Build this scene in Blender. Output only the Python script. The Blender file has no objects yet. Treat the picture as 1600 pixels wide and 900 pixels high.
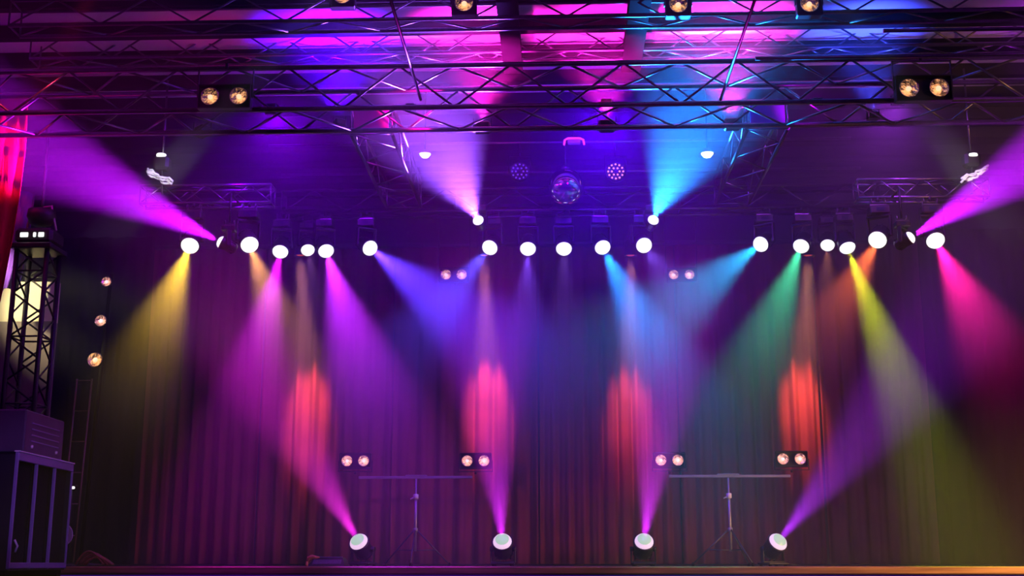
import bpy, math, random
from mathutils import Vector, Matrix
random.seed(7)
S = bpy.context.scene
C = S.collection
PI = math.pi
R = math.radians

# ------------------------------------------------------------------ camera
F = 1930.0
PITCH, YAW = R(12.56), R(2.2)
CAM = Vector((0.0, 0.0, 0.03))
fwd = Vector((-math.sin(YAW) * math.cos(PITCH), math.cos(YAW) * math.cos(PITCH), math.sin(PITCH)))
rgt = Vector((math.cos(YAW), math.sin(YAW), 0))
upv = rgt.cross(fwd)


def W(px, py, Y):
    """point on the stage plan at distance Y seen at the photo's pixel (for measuring the photo)"""
    d = fwd + rgt * ((px - 800) / F) + upv * ((450 - py) / F)
    return CAM + d * (Y / d.y)


cam = bpy.data.cameras.new('camera')
cam.sensor_width = 36
cam.lens = F / 1600 * 36
cam.clip_end = 200
co = bpy.data.objects.new('camera', cam)
co.location = CAM
co.rotation_euler = (PI / 2 + PITCH, 0, YAW)
C.objects.link(co)
S.camera = co

# ------------------------------------------------------------------ materials
MATS = {}


def mat(name, col, rough=0.5, metal=0.0, emit=None, estr=0.0, vary=0.0, vscale=6.0, bump=0.0, spec=None):
    if name in MATS:
        return MATS[name]
    m = bpy.data.materials.new(name)
    m.use_nodes = True
    nt = m.node_tree
    b = nt.nodes['Principled BSDF']
    b.inputs['Base Color'].default_value = (*col, 1)
    b.inputs['Roughness'].default_value = rough
    b.inputs['Metallic'].default_value = metal
    if spec is not None:
        b.inputs['Specular IOR Level'].default_value = spec
    if emit:
        b.inputs['Emission Color'].default_value = (*emit, 1)
        b.inputs['Emission Strength'].default_value = estr
        m.cycles.emission_sampling = 'NONE'
    if vary or bump:
        tc = nt.nodes.new('ShaderNodeTexCoord')
        nz = nt.nodes.new('ShaderNodeTexNoise')
        nz.inputs['Scale'].default_value = vscale
        nz.inputs['Detail'].default_value = 4
        nt.links.new(tc.outputs['Object'], nz.inputs['Vector'])
        if vary:
            rp = nt.nodes.new('ShaderNodeValToRGB')
            rp.color_ramp.elements[0].position = 0.3
            rp.color_ramp.elements[1].position = 0.7
            rp.color_ramp.elements[0].color = (*[c * (1 - vary) for c in col], 1)
            rp.color_ramp.elements[1].color = (*[min(1, c * (1 + vary)) for c in col], 1)
            nt.links.new(nz.outputs['Fac'], rp.inputs['Fac'])
            nt.links.new(rp.outputs['Color'], b.inputs['Base Color'])
        if bump:
            bp = nt.nodes.new('ShaderNodeBump')
            bp.inputs['Strength'].default_value = bump
            bp.inputs['Distance'].default_value = 0.02
            nt.links.new(nz.outputs['Fac'], bp.inputs['Height'])
            nt.links.new(bp.outputs['Normal'], b.inputs['Normal'])
    MATS[name] = m
    return m


M_ALU = mat('brushed aluminium', (0.20, 0.20, 0.21), 0.34, 0.9, vary=0.15, vscale=20)
M_BLKMETAL = mat('black painted metal', (0.018, 0.018, 0.02), 0.45, 0.0, vary=0.2)
M_DARKALU = mat('dark steel tube', (0.10, 0.10, 0.11), 0.45, 0.7, vary=0.2, vscale=15)
M_BLK = mat('matt black', (0.008, 0.008, 0.009), 0.9, vary=0.2, spec=0.1)
M_BLKCLOTH = mat('black stage serge', (0.005, 0.0042, 0.0042), 1.0, vary=0.25, vscale=3, spec=0.0)
M_CURTAIN = mat('crimson velour', (0.21, 0.030, 0.036), 0.95, vary=0.18, vscale=2.5, spec=0.05)
M_REDCLOTH = mat('red cloth', (0.75, 0.02, 0.05), 0.9, vary=0.1, spec=0.1)
M_VIOCLOTH = mat('violet cloth', (0.16, 0.05, 0.45), 0.9, vary=0.1, spec=0.1)
M_LENS_GLOW = mat('lit lamp lens', (0.9, 0.9, 0.9), 0.3, emit=(1.0, 1.0, 0.93), estr=1.6)  # also the white glow on hoist discs and panels that are no lamps
M_LENSG = mat('lit floor lamp lens', (0.2, 0.2, 0.2), 0.3, emit=(0.42, 0.62, 0.45), estr=1.0)
M_LENSRIM = mat('lit lamp lens rim', (0.5, 0.5, 0.5), 0.3, emit=(0.9, 0.62, 0.85), estr=1.0)
M_REFL = mat('gold tinted reflector', (0.95, 0.72, 0.5), 0.16, 1.0, bump=1.0, vscale=22)
M_BULB = mat('warm bulb with added glow', (0.9, 0.8, 0.6), 0.2, emit=(1.0, 0.62, 0.34), estr=1.3)  # added glow stands in for front light mirrored in the blinders
M_BULBP = mat('pale bulb with added glow', (0.9, 0.8, 0.8), 0.2, emit=(1.0, 0.62, 0.66), estr=1.4)  # paler bulb, same added glow
M_LED = mat('warm dim led', (0.6, 0.4, 0.3), 0.3, emit=(1.0, 0.33, 0.22), estr=1.3)
M_LEDDIM = mat('dim violet led', (0.25, 0.2, 0.4), 0.2, emit=(0.16, 0.07, 0.3), estr=0.5)  # faint violet glow is put in by emission
M_MIRROR = mat('mirror tile', (0.85, 0.85, 0.88), 0.03, 1.0)
M_WHITE = mat('white plastic', (0.85, 0.85, 0.85), 0.4)
M_CREAM = mat('cream wall paint', (0.80, 0.74, 0.48), 0.8, vary=0.05)
M_GREY = mat('grey brown wall paint', (0.20, 0.16, 0.14), 0.85, vary=0.08)
M_CEIL = mat('white ceiling board', (0.72, 0.70, 0.72), 0.85, vary=0.12, vscale=1.5)
M_JOIST = mat('black joist paint', (0.012, 0.012, 0.014), 0.8, vary=0.3, spec=0.15)
M_BACK = mat('black back wall paint', (0.012, 0.011, 0.016), 0.9, vary=0.3, spec=0.1)
M_CASE = mat('violet grey case edge', (0.34, 0.27, 0.50), 0.45, 0.3)
M_ORANGE = mat('orange cloth', (0.9, 0.35, 0.18), 0.8, vary=0.15, vscale=30)
M_PINKGLOW = mat('pink glowing arch', (0.9, 0.3, 0.8), 0.3, emit=(0.95, 0.05, 0.62), estr=1.1)
M_CABLE = mat('pale cable', (0.55, 0.5, 0.52), 0.5)
M_REDCABLE = mat('red brown cable', (0.4, 0.1, 0.07), 0.6)
M_PLATE = mat('white truss plate', (0.8, 0.78, 0.8), 0.5, vary=0.08)


def wood(name, c0, c1, along):
    m = bpy.data.materials.new(name)
    m.use_nodes = True
    nt = m.node_tree
    b = nt.nodes['Principled BSDF']
    tc = nt.nodes.new('ShaderNodeTexCoord')
    mp = nt.nodes.new('ShaderNodeMapping')
    mp.inputs['Scale'].default_value = along
    nz = nt.nodes.new('ShaderNodeTexNoise')
    nz.inputs['Scale'].default_value = 4
    nz.inputs['Detail'].default_value = 6
    rp = nt.nodes.new('ShaderNodeValToRGB')
    rp.color_ramp.elements[0].color = (*c0, 1)
    rp.color_ramp.elements[1].color = (*c1, 1)
    rp.color_ramp.elements[0].position = 0.35
    rp.color_ramp.elements[1].position = 0.65
    nt.links.new(tc.outputs['Object'], mp.inputs['Vector'])
    nt.links.new(mp.outputs['Vector'], nz.inputs['Vector'])
    nt.links.new(nz.outputs['Fac'], rp.inputs['Fac'])
    nt.links.new(rp.outputs['Color'], b.inputs['Base Color'])
    b.inputs['Roughness'].default_value = 0.5
    return m


M_WOOD = wood('oiled plank wood', (0.30, 0.14, 0.05), (0.55, 0.30, 0.12), (0.4, 8, 8))
M_STAGE = wood('black stained stage boards', (0.010, 0.008, 0.008), (0.03, 0.022, 0.02), (8, 0.3, 1))


# ------------------------------------------------------------------ mesh helpers
class MB:
    def __init__(s):
        s.v, s.f, s.sm = [], [], []

    def face(s, idx, smooth=False):
        s.f.append(idx)
        s.sm.append(smooth)

    def box(s, c, d, rot=None, bev=0.0):
        hx, hy, hz = d[0] / 2, d[1] / 2, d[2] / 2
        c = Vector(c)
        b = len(s.v)
        if bev > 0:
            e = min(bev, hx * .9, hy * .9, hz * .9)
            pts = []
            for sx in (-1, 1):
                for sy in (-1, 1):
                    for sz in (-1, 1):
                        pts += [(sx * hx, sy * (hy - e), sz * (hz - e)), (sx * (hx - e), sy * hy, sz * (hz - e)),
                                (sx * (hx - e), sy * (hy - e), sz * hz)]
            ix = lambda a, b_, c_, k: b + 3 * (a * 4 + b_ * 2 + c_) + k
            for p in pts:
                p = Vector(p)
                s.v.append(c + (rot @ p if rot else p))
            for a in (0, 1):
                q = [ix(a, 0, 0, 0), ix(a, 0, 1, 0), ix(a, 1, 1, 0), ix(a, 1, 0, 0)]
                s.face(q if a == 0 else q[::-1])
                q = [ix(0, a, 0, 1), ix(1, a, 0, 1), ix(1, a, 1, 1), ix(0, a, 1, 1)]
                s.face(q if a == 0 else q[::-1])
                q = [ix(0, 0, a, 2), ix(0, 1, a, 2), ix(1, 1, a, 2), ix(1, 0, a, 2)]
                s.face(q if a == 0 else q[::-1])
            for a in (0, 1):
                for b_ in (0, 1):
                    s.face([ix(a, b_, 0, 0), ix(a, b_, 1, 0), ix(a, b_, 1, 1), ix(a, b_, 0, 1)])
                    s.face([ix(a, 0, b_, 0), ix(a, 1, b_, 0), ix(a, 1, b_, 2), ix(a, 0, b_, 2)])
                    s.face([ix(0, a, b_, 1), ix(1, a, b_, 1), ix(1, a, b_, 2), ix(0, a, b_, 2)])
                    for c_ in (0, 1):
                        s.face([ix(a, b_, c_, 0), ix(a, b_, c_, 1), ix(a, b_, c_, 2)])
            return s
        for x, y, z in ((-1, -1, -1), (1, -1, -1), (1, 1, -1), (-1, 1, -1), (-1, -1, 1), (1, -1, 1), (1, 1, 1), (-1, 1, 1)):
            p = Vector((x * hx, y * hy, z * hz))
            s.v.append(c + (rot @ p if rot else p))
        for q in ((0, 3, 2, 1), (4, 5, 6, 7), (0, 1, 5, 4), (1, 2, 6, 5), (2, 3, 7, 6), (3, 0, 4, 7)):
            s.face([b + i for i in q])
        return s

    def tube(s, pts, r, n=8, cap=True, closed=False):
        pts = [Vector(p) for p in pts]
        b = len(s.v)
        k = len(pts)
        u = None
        for i, p in enumerate(pts):
            if closed:
                t = pts[(i + 1) % k] - pts[i - 1]
            else:
                t = pts[min(i + 1, k - 1)] - pts[max(i - 1, 0)]
            t.normalize()
            if u is None:
                u = t.orthogonal().normalized()
            else:
                u = (u - t * u.dot(t)).normalized()
            w = t.cross(u)
            rr = r[i] if isinstance(r, (list, tuple)) else r
            for j in range(n):
                a = 2 * PI * j / n
                s.v.append(p + u * (rr * math.cos(a)) + w * (rr * math.sin(a)))
        for i in range(k if closed else k - 1):
            for j in range(n):
                i2 = (i + 1) % k
                s.face([b + i * n + j, b + i * n + (j + 1) % n, b + i2 * n + (j + 1) % n, b + i2 * n + j], True)
        if cap and not closed:
            s.face([b + j for j in range(n)][::-1])
            s.face([b + (k - 1) * n + j for j in range(n)])
        return s

    def lathe(s, prof, n=24, axis='z', c=(0, 0, 0), smooth=True, rot=None):
        """prof: list of (radius, height); turned about the axis; rot places it"""
        b = len(s.v)
        c = Vector(c)
        rows = []
        for r_, h in prof:
            row = []
            if r_ < 1e-6:
                p = Vector((0, 0, h))
                s.v.append(c + (rot @ p if rot else p))
                row = [len(s.v) - 1] * n
            else:
                for j in range(n):
                    a = 2 * PI * j / n
                    p = Vector((r_ * math.cos(a), r_ * math.sin(a), h))
                    s.v.append(c + (rot @ p if rot else p))
                    row.append(len(s.v) - 1)
            rows.append(row)
        for i in range(len(rows) - 1):
            for j in range(n):
                q = [rows[i][j], rows[i][(j + 1) % n], rows[i + 1][(j + 1) % n], rows[i + 1][j]]
                q = list(dict.fromkeys(q))
                if len(q) >= 3:
                    s.face(q, smooth)
        return s

    def mesh(s, name, m):
        me = bpy.data.meshes.new(name)
        me.from_pydata([tuple(v) for v in s.v], [], s.f)
        me.polygons.foreach_set('use_smooth', s.sm)
        me.materials.append(m)
        me.update()
        return me

    def build(s, name, m, parent=None, loc=None, rot=None, label=None):
        return put(name, s.mesh(name, m), parent, loc, rot, label)


def put(name, me, parent=None, loc=None, rot=None, label=None):
    o = bpy.data.objects.new(name, me)
    C.objects.link(o)
    if parent:
        o.parent = parent
    if loc is not None:
        o.location = loc
    if rot is not None:
        o.rotation_euler = rot
    if label:
        o['label'] = label
    return o


def tag(o, label, cat, group=None, kind=None):
    o['label'] = label
    o['category'] = cat
    if group:
        o['group'] = group
    if kind:
        o['kind'] = kind
    return o


def thing(name, label, cat, loc=(0, 0, 0), rz=0.0, group=None):
    o = bpy.data.objects.new(name, None)
    o.empty_display_size = 0.1
    C.objects.link(o)
    o.location = loc
    o.rotation_euler = (0, 0, rz)
    return tag(o, label, cat, group)


def struct(name, mb, m):
    o = mb.build(name, m)
    o['kind'] = 'structure'
    return o


def spot(name, parent, loc, d, col, power, cone, blend=0.6, rad=0.05, par_rot=None):
    L = bpy.data.lights.new(name, 'SPOT')
    L.color = col
    L.energy = power
    L.spot_size = R(cone)
    L.spot_blend = blend
    L.shadow_soft_size = rad
    o = bpy.data.objects.new(name, L)
    C.objects.link(o)
    o.location = loc
    o.rotation_euler = Vector(d).to_track_quat('-Z', 'Y').to_euler()
    if parent:
        o.parent = parent
    return o


_bar = {}


def bar(name, p0, p1, r, m, parent, n=8):
    """one straight tube as an object of its own, in the parent's space"""
    p0, p1 = Vector(p0), Vector(p1)
    L = (p1 - p0).length
    key = (name, round(L, 3), r, m.name, n)
    if key not in _bar:
        _bar[key] = MB().tube([(0, 0, -L / 2), (0, 0, L / 2)], r, n).mesh(name, m)
    o = put(name, _bar[key], parent, (p0 + p1) / 2)
    o.rotation_euler = (p1 - p0).to_track_quat('Z', 'X').to_euler()
    return o


# ------------------------------------------------------------------ the setting
XL, XR = -9.0, 9.0
YB = 18.4
ZC = 5.42
STAGE_Y = 12.0
struct('floor', MB().box((0, (STAGE_Y + YB) / 2, -0.04), (18, YB - STAGE_Y, 0.08)), M_STAGE)
struct('floor_audience', MB().box((0, 5.0, -1.05), (18, 14.0, 0.1)), M_BLK)
struct('wall_stage_front', MB().box((0, STAGE_Y + 0.05, -0.55), (18, 0.06, 0.90)), M_BLK)
struct('trim_1', MB().box((0, STAGE_Y - 0.02, -0.035), (18, 0.08, 0.07), bev=0.01), M_WOOD)
struct('wall_back', MB().box((0, YB + 0.05, 2.7), (18, 0.1, 5.6)), M_BACK)
struct('wall_right', MB().box((XR + 0.05, 9.2, 2.2), (0.1, 18.6, 6.6)), M_BACK)
struct('wall_left', MB().box((XL - 0.05, 9.2, 2.2), (0.1, 18.6, 6.6)), M_BACK)
struct('ceiling', MB().box((0, 6.8, ZC + 0.05), (18.2, 13.84, 0.1)), M_CEIL)
struct('ceiling_stage', MB().box((0, 16.12, ZC + 0.05), (18.2, 4.8, 0.1)), M_BACK)  # ceiling over the stage blackened, in place of the missing light there
for px in (800, 988):
    struct('ceiling_beam', MB().box((W(px, 60, 12.0).x, 11.2, ZC - 0.21), (0.20, 2.4, 0.14)), M_BLK)
y = 8.85
k = 0
while y < 18.2:
    struct('ceiling_beam', MB().box((0, y + 0.05, ZC - 0.07), (18, 0.10, 0.14)), M_JOIST)
    y += 0.685
# offstage wall at the left: cream above, grey below
a0, a1 = W(-60, 500, 13.2), W(84, 500, 13.2)
zc = W(40, 503, 13.2).z
zct = W(40, 440, 13.2).z
struct('wall_offstage', MB().box(((a0.x - 1.2 + a1.x) / 2, 13.26, (zc + zct) / 2), (a1.x - a0.x + 1.2, 0.1, zct - zc)), M_CREAM)
struct('wall_offstage_dado', MB().box(((a0.x - 1.2 + a1.x) / 2, 13.24, zc / 2), (a1.x - a0.x + 1.2, 0.14, zc)), M_GREY)

# haze in the air of the whole hall
hz = bpy.data.materials.new('stage haze')
hz.use_nodes = True
nt = hz.node_tree
nt.nodes.clear()
vs = nt.nodes.new('ShaderNodeVolumeScatter')
vs.inputs['Anisotropy'].default_value = 0.0
# the smoke hangs thickest up among the lamps and thins out toward the floor and the hall
tcv = nt.nodes.new('ShaderNodeTexCoord')
sx_ = nt.nodes.new('ShaderNodeSeparateXYZ')
nt.links.new(tcv.outputs['Object'], sx_.inputs[0])


def ramp(sock, a, b, lo, hi):
    r_ = nt.nodes.new('ShaderNodeMapRange')
    r_.interpolation_type = 'SMOOTHSTEP'
    r_.inputs['From Min'].default_value = a
    r_.inputs['From Max'].default_value = b
    r_.inputs['To Min'].default_value = lo
    r_.inputs['To Max'].default_value = hi
    nt.links.new(sock, r_.inputs['Value'])
    return r_.outputs['Result']


def times(a, b):
    m_ = nt.nodes.new('ShaderNodeMath')
    m_.operation = 'MULTIPLY'
    nt.links.new(a, m_.inputs[0])
    nt.links.new(b, m_.inputs[1])
    return m_.outputs[0]


dz = ramp(sx_.outputs['Z'], 1.1, 3.2, 0.031, 0.095)
dy = ramp(sx_.outputs['Y'], 10.4, 12.4, 0.10, 1.0)
nt.links.new(times(dz, dy), vs.inputs['Density'])
ou = nt.nodes.new('ShaderNodeOutputMaterial')
nt.links.new(vs.outputs[0], ou.inputs['Volume'])
h = MB().box((0, 8.0, 2.0), (22, 26, 9)).build('haze', hz)
tag(h, 'thin smoke haze filling the air over the whole stage', 'haze', kind='stuff')


# ------------------------------------------------------------------ curtains
def curtain(x0, x1, y0, z0, z1, m, name, label, cat, group, amp=0.055, wl=0.26, seed=0, flare=0.0):
    rnd = random.Random(seed)
    ph = [rnd.uniform(0, 6.28) for _ in range(4)]
    n = max(24, int((x1 - x0) / 0.022))
    rows = 14
    mb = MB()
    for r_ in range(rows + 1):
        t = r_ / rows
        z = z1 + (z0 - z1) * t
        for i in range(n + 1):
            u = i / n
            x = x0 + (x1 - x0) * u
            g = 0.55 + 0.45 * t
            f = math.sin(x / wl * 2 * PI + ph[0] + 0.7 * math.sin(x * 2.1 + ph[1])) + 0.45 * math.sin(x / wl * 2 * PI * 1.9 + ph[2] + 0.5 * t)
            f += 0.5 * math.sin(x * 3.1 + ph[3]) * t
            mb.v.append(Vector((x + (x - (x0 + x1) / 2) * flare * t * t, y0 + amp * g * f, z)))
    b = n + 1
    for r_ in range(rows):
        for i in range(n):
            mb.face([r_ * b + i, r_ * b + i + 1, (r_ + 1) * b + i + 1, (r_ + 1) * b + i], True)
    o = mb.build(name, m)
    sd = o.modifiers.new('thickness', 'SOLIDIFY')
    sd.thickness = 0.006
    return tag(o, label, cat, group)


YC = 17.5
edges = [215, 405, 612, 842, 1062, 1285, 1462]
cl = ['crimson stage curtain panel at the far left of the back drape, under violet light',
      'crimson curtain panel with a red glow behind the leftmost floor lamp beam',
      'crimson curtain panel with a red glow behind the second floor lamp',
      'dark crimson curtain panel in the middle, to the left of the third floor lamp',
      'crimson curtain panel hanging behind the right crossbar stand',
      'dim crimson curtain panel at the far right, beside the black side drape']
for i in range(6):
    xa, xb = W(edges[i], 700, YC).x, W(edges[i + 1], 700, YC).x
    curtain(xa + 0.01, xb - 0.01, YC + 0.05 * (i % 2), 0.02, 4.55, M_CURTAIN, 'stage_curtain', cl[i], 'curtain',
            'crimson panels of the back curtain', seed=i, wl=0.2 + 0.03 * (i % 3))
rail = bar('curtain_rail', (W(150, 700, YC).x, YC + 0.03, 4.60), (W(1540, 700, YC).x, YC + 0.03, 4.60), 0.03, M_DARKALU, None)
tag(rail, 'long dark pipe that carries the crimson back curtain', 'rail')
xs = [(-140, 96, 16.6), (90, 222, 17.0)]
curtain(W(60, 700, 16.2).x, W(222, 700, 16.2).x, 16.2, 0.02, 4.4, M_BLKCLOTH, 'side_curtain',
        'black side drape hanging between the lattice tower and the crimson curtain', 'curtain', 'black side drapes', seed=11, wl=0.3)
curtain(W(1456, 700, 16.2).x, W(1700, 700, 16.2).x, 16.2, 0.02, 4.4, M_BLKCLOTH, 'side_curtain',
        'black side drape at the right end of the stage', 'curtain', 'black side drapes', seed=12, wl=0.3)


# ------------------------------------------------------------------ trusses
def truss(name, label, p0, p1, h, d, bay, m_ch, m_br, rc=0.025, rb=0.011, faces='fbtk', group='lattice trusses', up=Vector((0, 0, 1))):
    """box truss from p0 to p1 (line of its centre), h high, d deep"""
    p0, p1 = Vector(p0), Vector(p1)
    ax = (p1 - p0)
    L = ax.length
    ax.normalize()
    up = (up - ax * up.dot(ax)).normalized()
    side = ax.cross(up)          # for +x axis: points to -y, the camera side
    t = thing(name, label, 'truss', (p0 + p1) / 2, 0, group)
    cor = {'ft': side * d / 2 + up * h / 2, 'fb': side * d / 2 - up * h / 2, 'kt': -side * d / 2 + up * h / 2, 'kb': -side * d / 2 - up * h / 2}
    for k_ in cor:
        bar('chord', ax * (-L / 2) + cor[k_], ax * (L / 2) + cor[k_], rc, m_ch, t, 10)
    n = max(2, int(round(L / bay)))
    if n % 2:
        n += 1
    pairs = {'f': ('fb', 'ft'), 'b': ('kb', 'fb'), 't': ('ft', 'kt'), 'k': ('kt', 'kb')}
    for fc in faces:
        a, b = pairs[fc]
        for i in range(n):
            s0 = -L / 2 + L * i / n
            s1 = -L / 2 + L * (i + 1) / n
            q, w = (a, b) if i % 2 == 0 else (b, a)
            bar('brace', ax * s0 + cor[q], ax * s1 + cor[w], rb, m_br, t, 6)
    # end frames
    for s0 in (-L / 2, L / 2):
        mb = MB()
        c4 = [ax * s0 + cor[q] for q in ('fb', 'ft', 'kt', 'kb')]
        for i in range(4):
            mb.tube([c4[i], c4[(i + 1) % 4]], rb, 6)
        mb.build('end_frame', m_br, t)
    return t


# main front truss: .42 high, .62 deep
YF = 11.0
zA = W(860, 165, YF).z
TR_H, TR_D = 0.42, 0.62
main = truss('hanging_truss', 'wide main box truss crossing the whole picture in front of the lamps',
             (-6.3, YF + TR_D / 2, zA + TR_H / 2), (6.5, YF + TR_D / 2, zA + TR_H / 2), TR_H, TR_D, 0.56, M_ALU, M_ALU, rc=0.026, rb=0.012)
# upper truss near the ceiling
zU = W(860, 82, 11.9).z
truss('hanging_truss', 'slimmer upper truss just under the lit pink ceiling', (-5.5, 12.0, zU + 0.16), (5.8, 12.0, zU + 0.16), 0.30, 0.25, 0.46, M_ALU, M_ALU,
      rc=0.02, rb=0.010, faces='fbk')
zU2 = W(860, 40, 10.9).z
truss('hanging_truss', 'topmost truss at the upper edge of the picture', (-5.2, 10.85, zU2 + 0.14), (5.4, 10.85, zU2 + 0.14), 0.26, 0.25, 0.46, M_ALU, M_ALU,
      rc=0.02, rb=0.010, faces='fb')
# rear lamp truss
YR = 14.5
ZLAMP = W(870, 380, YR).z          # pivots of the lamps in the middle row
zR = ZLAMP + 0.42
truss('hanging_truss', 'dark rear truss from which the middle lamps hang', (-3.4, YR + 0.14, zR + 0.14), (3.9, YR + 0.14, zR + 0.14), 0.28, 0.28, 0.4, M_DARKALU, M_DARKALU,
      rc=0.019, rb=0.009, faces='fb')
# trusses running away from the audience
for (pa, pb, lb) in ((548, 612, 'left truss running back from the main truss to the lamps'), (1168, 1232, 'right truss running back from the main truss to the lamps')):
    xa, xb = W(pa, 208, YF + TR_D + 0.1).x, W(pb, 208, YF + TR_D + 0.1).x
    zz = W(860, 208, YF + TR_D + 0.1).z
    t = truss('hanging_truss', lb, ((xa + xb) / 2, YF + TR_D + 0.11, zz + 0.17), ((xa + xb) / 2, YR - 0.15, zz + 0.17), 0.3, xb - xa, 0.45, M_ALU, M_ALU, rc=0.02, rb=0.009, faces='fbk')
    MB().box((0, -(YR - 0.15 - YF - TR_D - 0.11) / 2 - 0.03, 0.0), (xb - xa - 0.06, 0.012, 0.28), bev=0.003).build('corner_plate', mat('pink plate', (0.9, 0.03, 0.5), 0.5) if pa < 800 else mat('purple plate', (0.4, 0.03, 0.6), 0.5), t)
# short wing trusses that carry the outer lamps
YW = 12.8
WZ = []
for (pa, pb, py, lb) in ((214, 420, 375, 'short silver truss at the left carrying the yellow lamp'), (1345, 1552, 367, 'short silver truss at the right carrying the pink lamp')):
    xa, xb = W(pa, py, YW).x, W(pb, py, YW).x
    z = W((pa + pb) / 2, py, YW).z + 0.42
    WZ.append(z - 0.42)
    truss('hanging_truss', lb, (xa, YW + 0.1, z + 0.1), (xb, YW + 0.1, z + 0.1), 0.2, 0.2, 0.24, M_ALU, M_ALU, rc=0.017, rb=0.008)
# thin pipes above the stage
for (px0, px1, py, Y, lb) in ((440, 1345, 268, 15.6, 'thin dark pipe crossing behind the mirror ball'),
                              (420, 1330, 222, 14.2, 'thin dark pipe high over the mirror ball'),
                              (1380, 1640, 46, 10.2, 'warm lit pipe at the upper right corner'),
                              (1180, 1640, 88, 10.4, 'warm lit pipe over the upper right blinder')):
    z = W((px0 + px1) / 2, py, Y).z
    o = bar('hanging_pipe', (W(px0, py, Y).x, Y, z), (W(px1, py, Y).x, Y, z), 0.019, M_ALU, None, 8)
    tag(o, lb, 'pipe', 'thin pipes over the stage')


for px, lb in ((658, 'dark tube running from the main truss toward the hall, left one'), (1125, 'dark tube running from the main truss toward the hall, right one')):
    q = W(px, 158, YF)
    o = bar('hanging_pipe', (q.x, 8.6, q.z), (q.x, YF - 0.04, q.z), 0.014, M_BLKMETAL, None, 8)
    tag(o, lb, 'pipe', 'dark tubes toward the hall')

# ------------------------------------------------------------------ moving lamps
HEAD = MB().lathe([(0.0, 0.15), (0.055, 0.148), (0.085, 0.125), (0.098, 0.07), (0.104, 0.0), (0.108, -0.07), (0.118, -0.11), (0.118, -0.135),
                   (0.105, -0.135), (0.103, -0.118)], 24).mesh('head', M_BLKMETAL)
FINS = MB()
for a in range(10):
    an = a * 2 * PI / 10
    FINS.box((0.098 * math.cos(an), 0.098 * math.sin(an), 0.06), (0.02, 0.006, 0.09), Matrix.Rotation(an, 3, 'Z'))
FINS.tube([(0.103 * math.cos(i * PI / 12), 0.103 * math.sin(i * PI / 12), 0.06) for i in range(24)], 0.005, 6, closed=True)
FINS = FINS.mesh('cooling_fins', M_BLKMETAL)
DOME = [(0.106, -0.125), (0.103, -0.145), (0.090, -0.168), (0.065, -0.188), (0.035, -0.198), (0.0, -0.201)]
LENS = MB().lathe(DOME, 24).mesh('lens', M_LENS_GLOW)
LENSG = MB().lathe([(0.078, -0.178)] + DOME[3:], 24).mesh('lens', M_LENSG)
LENSRIM = MB().lathe(DOME[:3] + [(0.078, -0.1785)], 24).mesh('lens_rim', M_LENSRIM)
YOKE = MB()
for sx in (-1, 1):
    YOKE.box((sx * 0.135, 0, 0.10), (0.022, 0.075, 0.25), bev=0.008)
    YOKE.tube([(sx * 0.104, 0, 0), (sx * 0.148, 0, 0)], 0.028, 12)
YOKE.box((0, 0, 0.225), (0.29, 0.085, 0.035), bev=0.01)
YOKE = YOKE.mesh('yoke', M_BLKMETAL)
BASE = MB().box((0, 0, 0.295), (0.24, 0.19, 0.10), bev=0.015).tube([(0, 0, 0.235), (0, 0, 0.26)], 0.05, 14).mesh('base', M_BLKMETAL)
PANEL = MB().box((0, -0.098, 0.295), (0.09, 0.008, 0.045), bev=0.002).mesh('control_panel', mat('dark display glass', (0.02, 0.03, 0.05), 0.1))
CLAMP = MB()
CLAMP.box((0, 0, 0.365), (0.20, 0.04, 0.03), bev=0.004)
for sx in (-1, 1):
    CLAMP.tube([(sx * 0.08, 0.032 * math.cos(q), 0.412 + 0.032 * math.sin(q)) for q in [i * 2 * PI / 14 for i in range(14)]], 0.009, 6, closed=True)
CLAMP = CLAMP.mesh('clamp', M_ALU)
YOKEF = MB()
for sx in (-1, 1):
    YOKEF.box((sx * 0.135, 0, -0.055), (0.016, 0.05, 0.17), bev=0.006)
    YOKEF.tube([(sx * 0.104, 0, 0), (sx * 0.148, 0, 0)], 0.028, 12)
YOKEF.box((0, 0, -0.14), (0.286, 0.06, 0.014), bev=0.004)
YOKEF = YOKEF.mesh('yoke', M_BLKMETAL)
BASEF = MB().box((0, 0, -0.158), (0.26, 0.24, 0.026), bev=0.008).mesh('base', M_BLKMETAL)
HEADF = MB().lathe([(0.0, 0.10), (0.06, 0.098), (0.09, 0.08), (0.102, 0.04), (0.106, 0.0), (0.110, -0.07), (0.120, -0.11), (0.120, -0.135),
                    (0.105, -0.135), (0.103, -0.118)], 24).mesh('head', M_BLKMETAL)
FOOT = MB()
FOOT.lathe([(0.0, -0.185), (0.016, -0.185), (0.02, -0.17), (0.0, -0.17)], 10)
FOOT = FOOT.mesh('rubber_foot', M_BLK)


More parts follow.
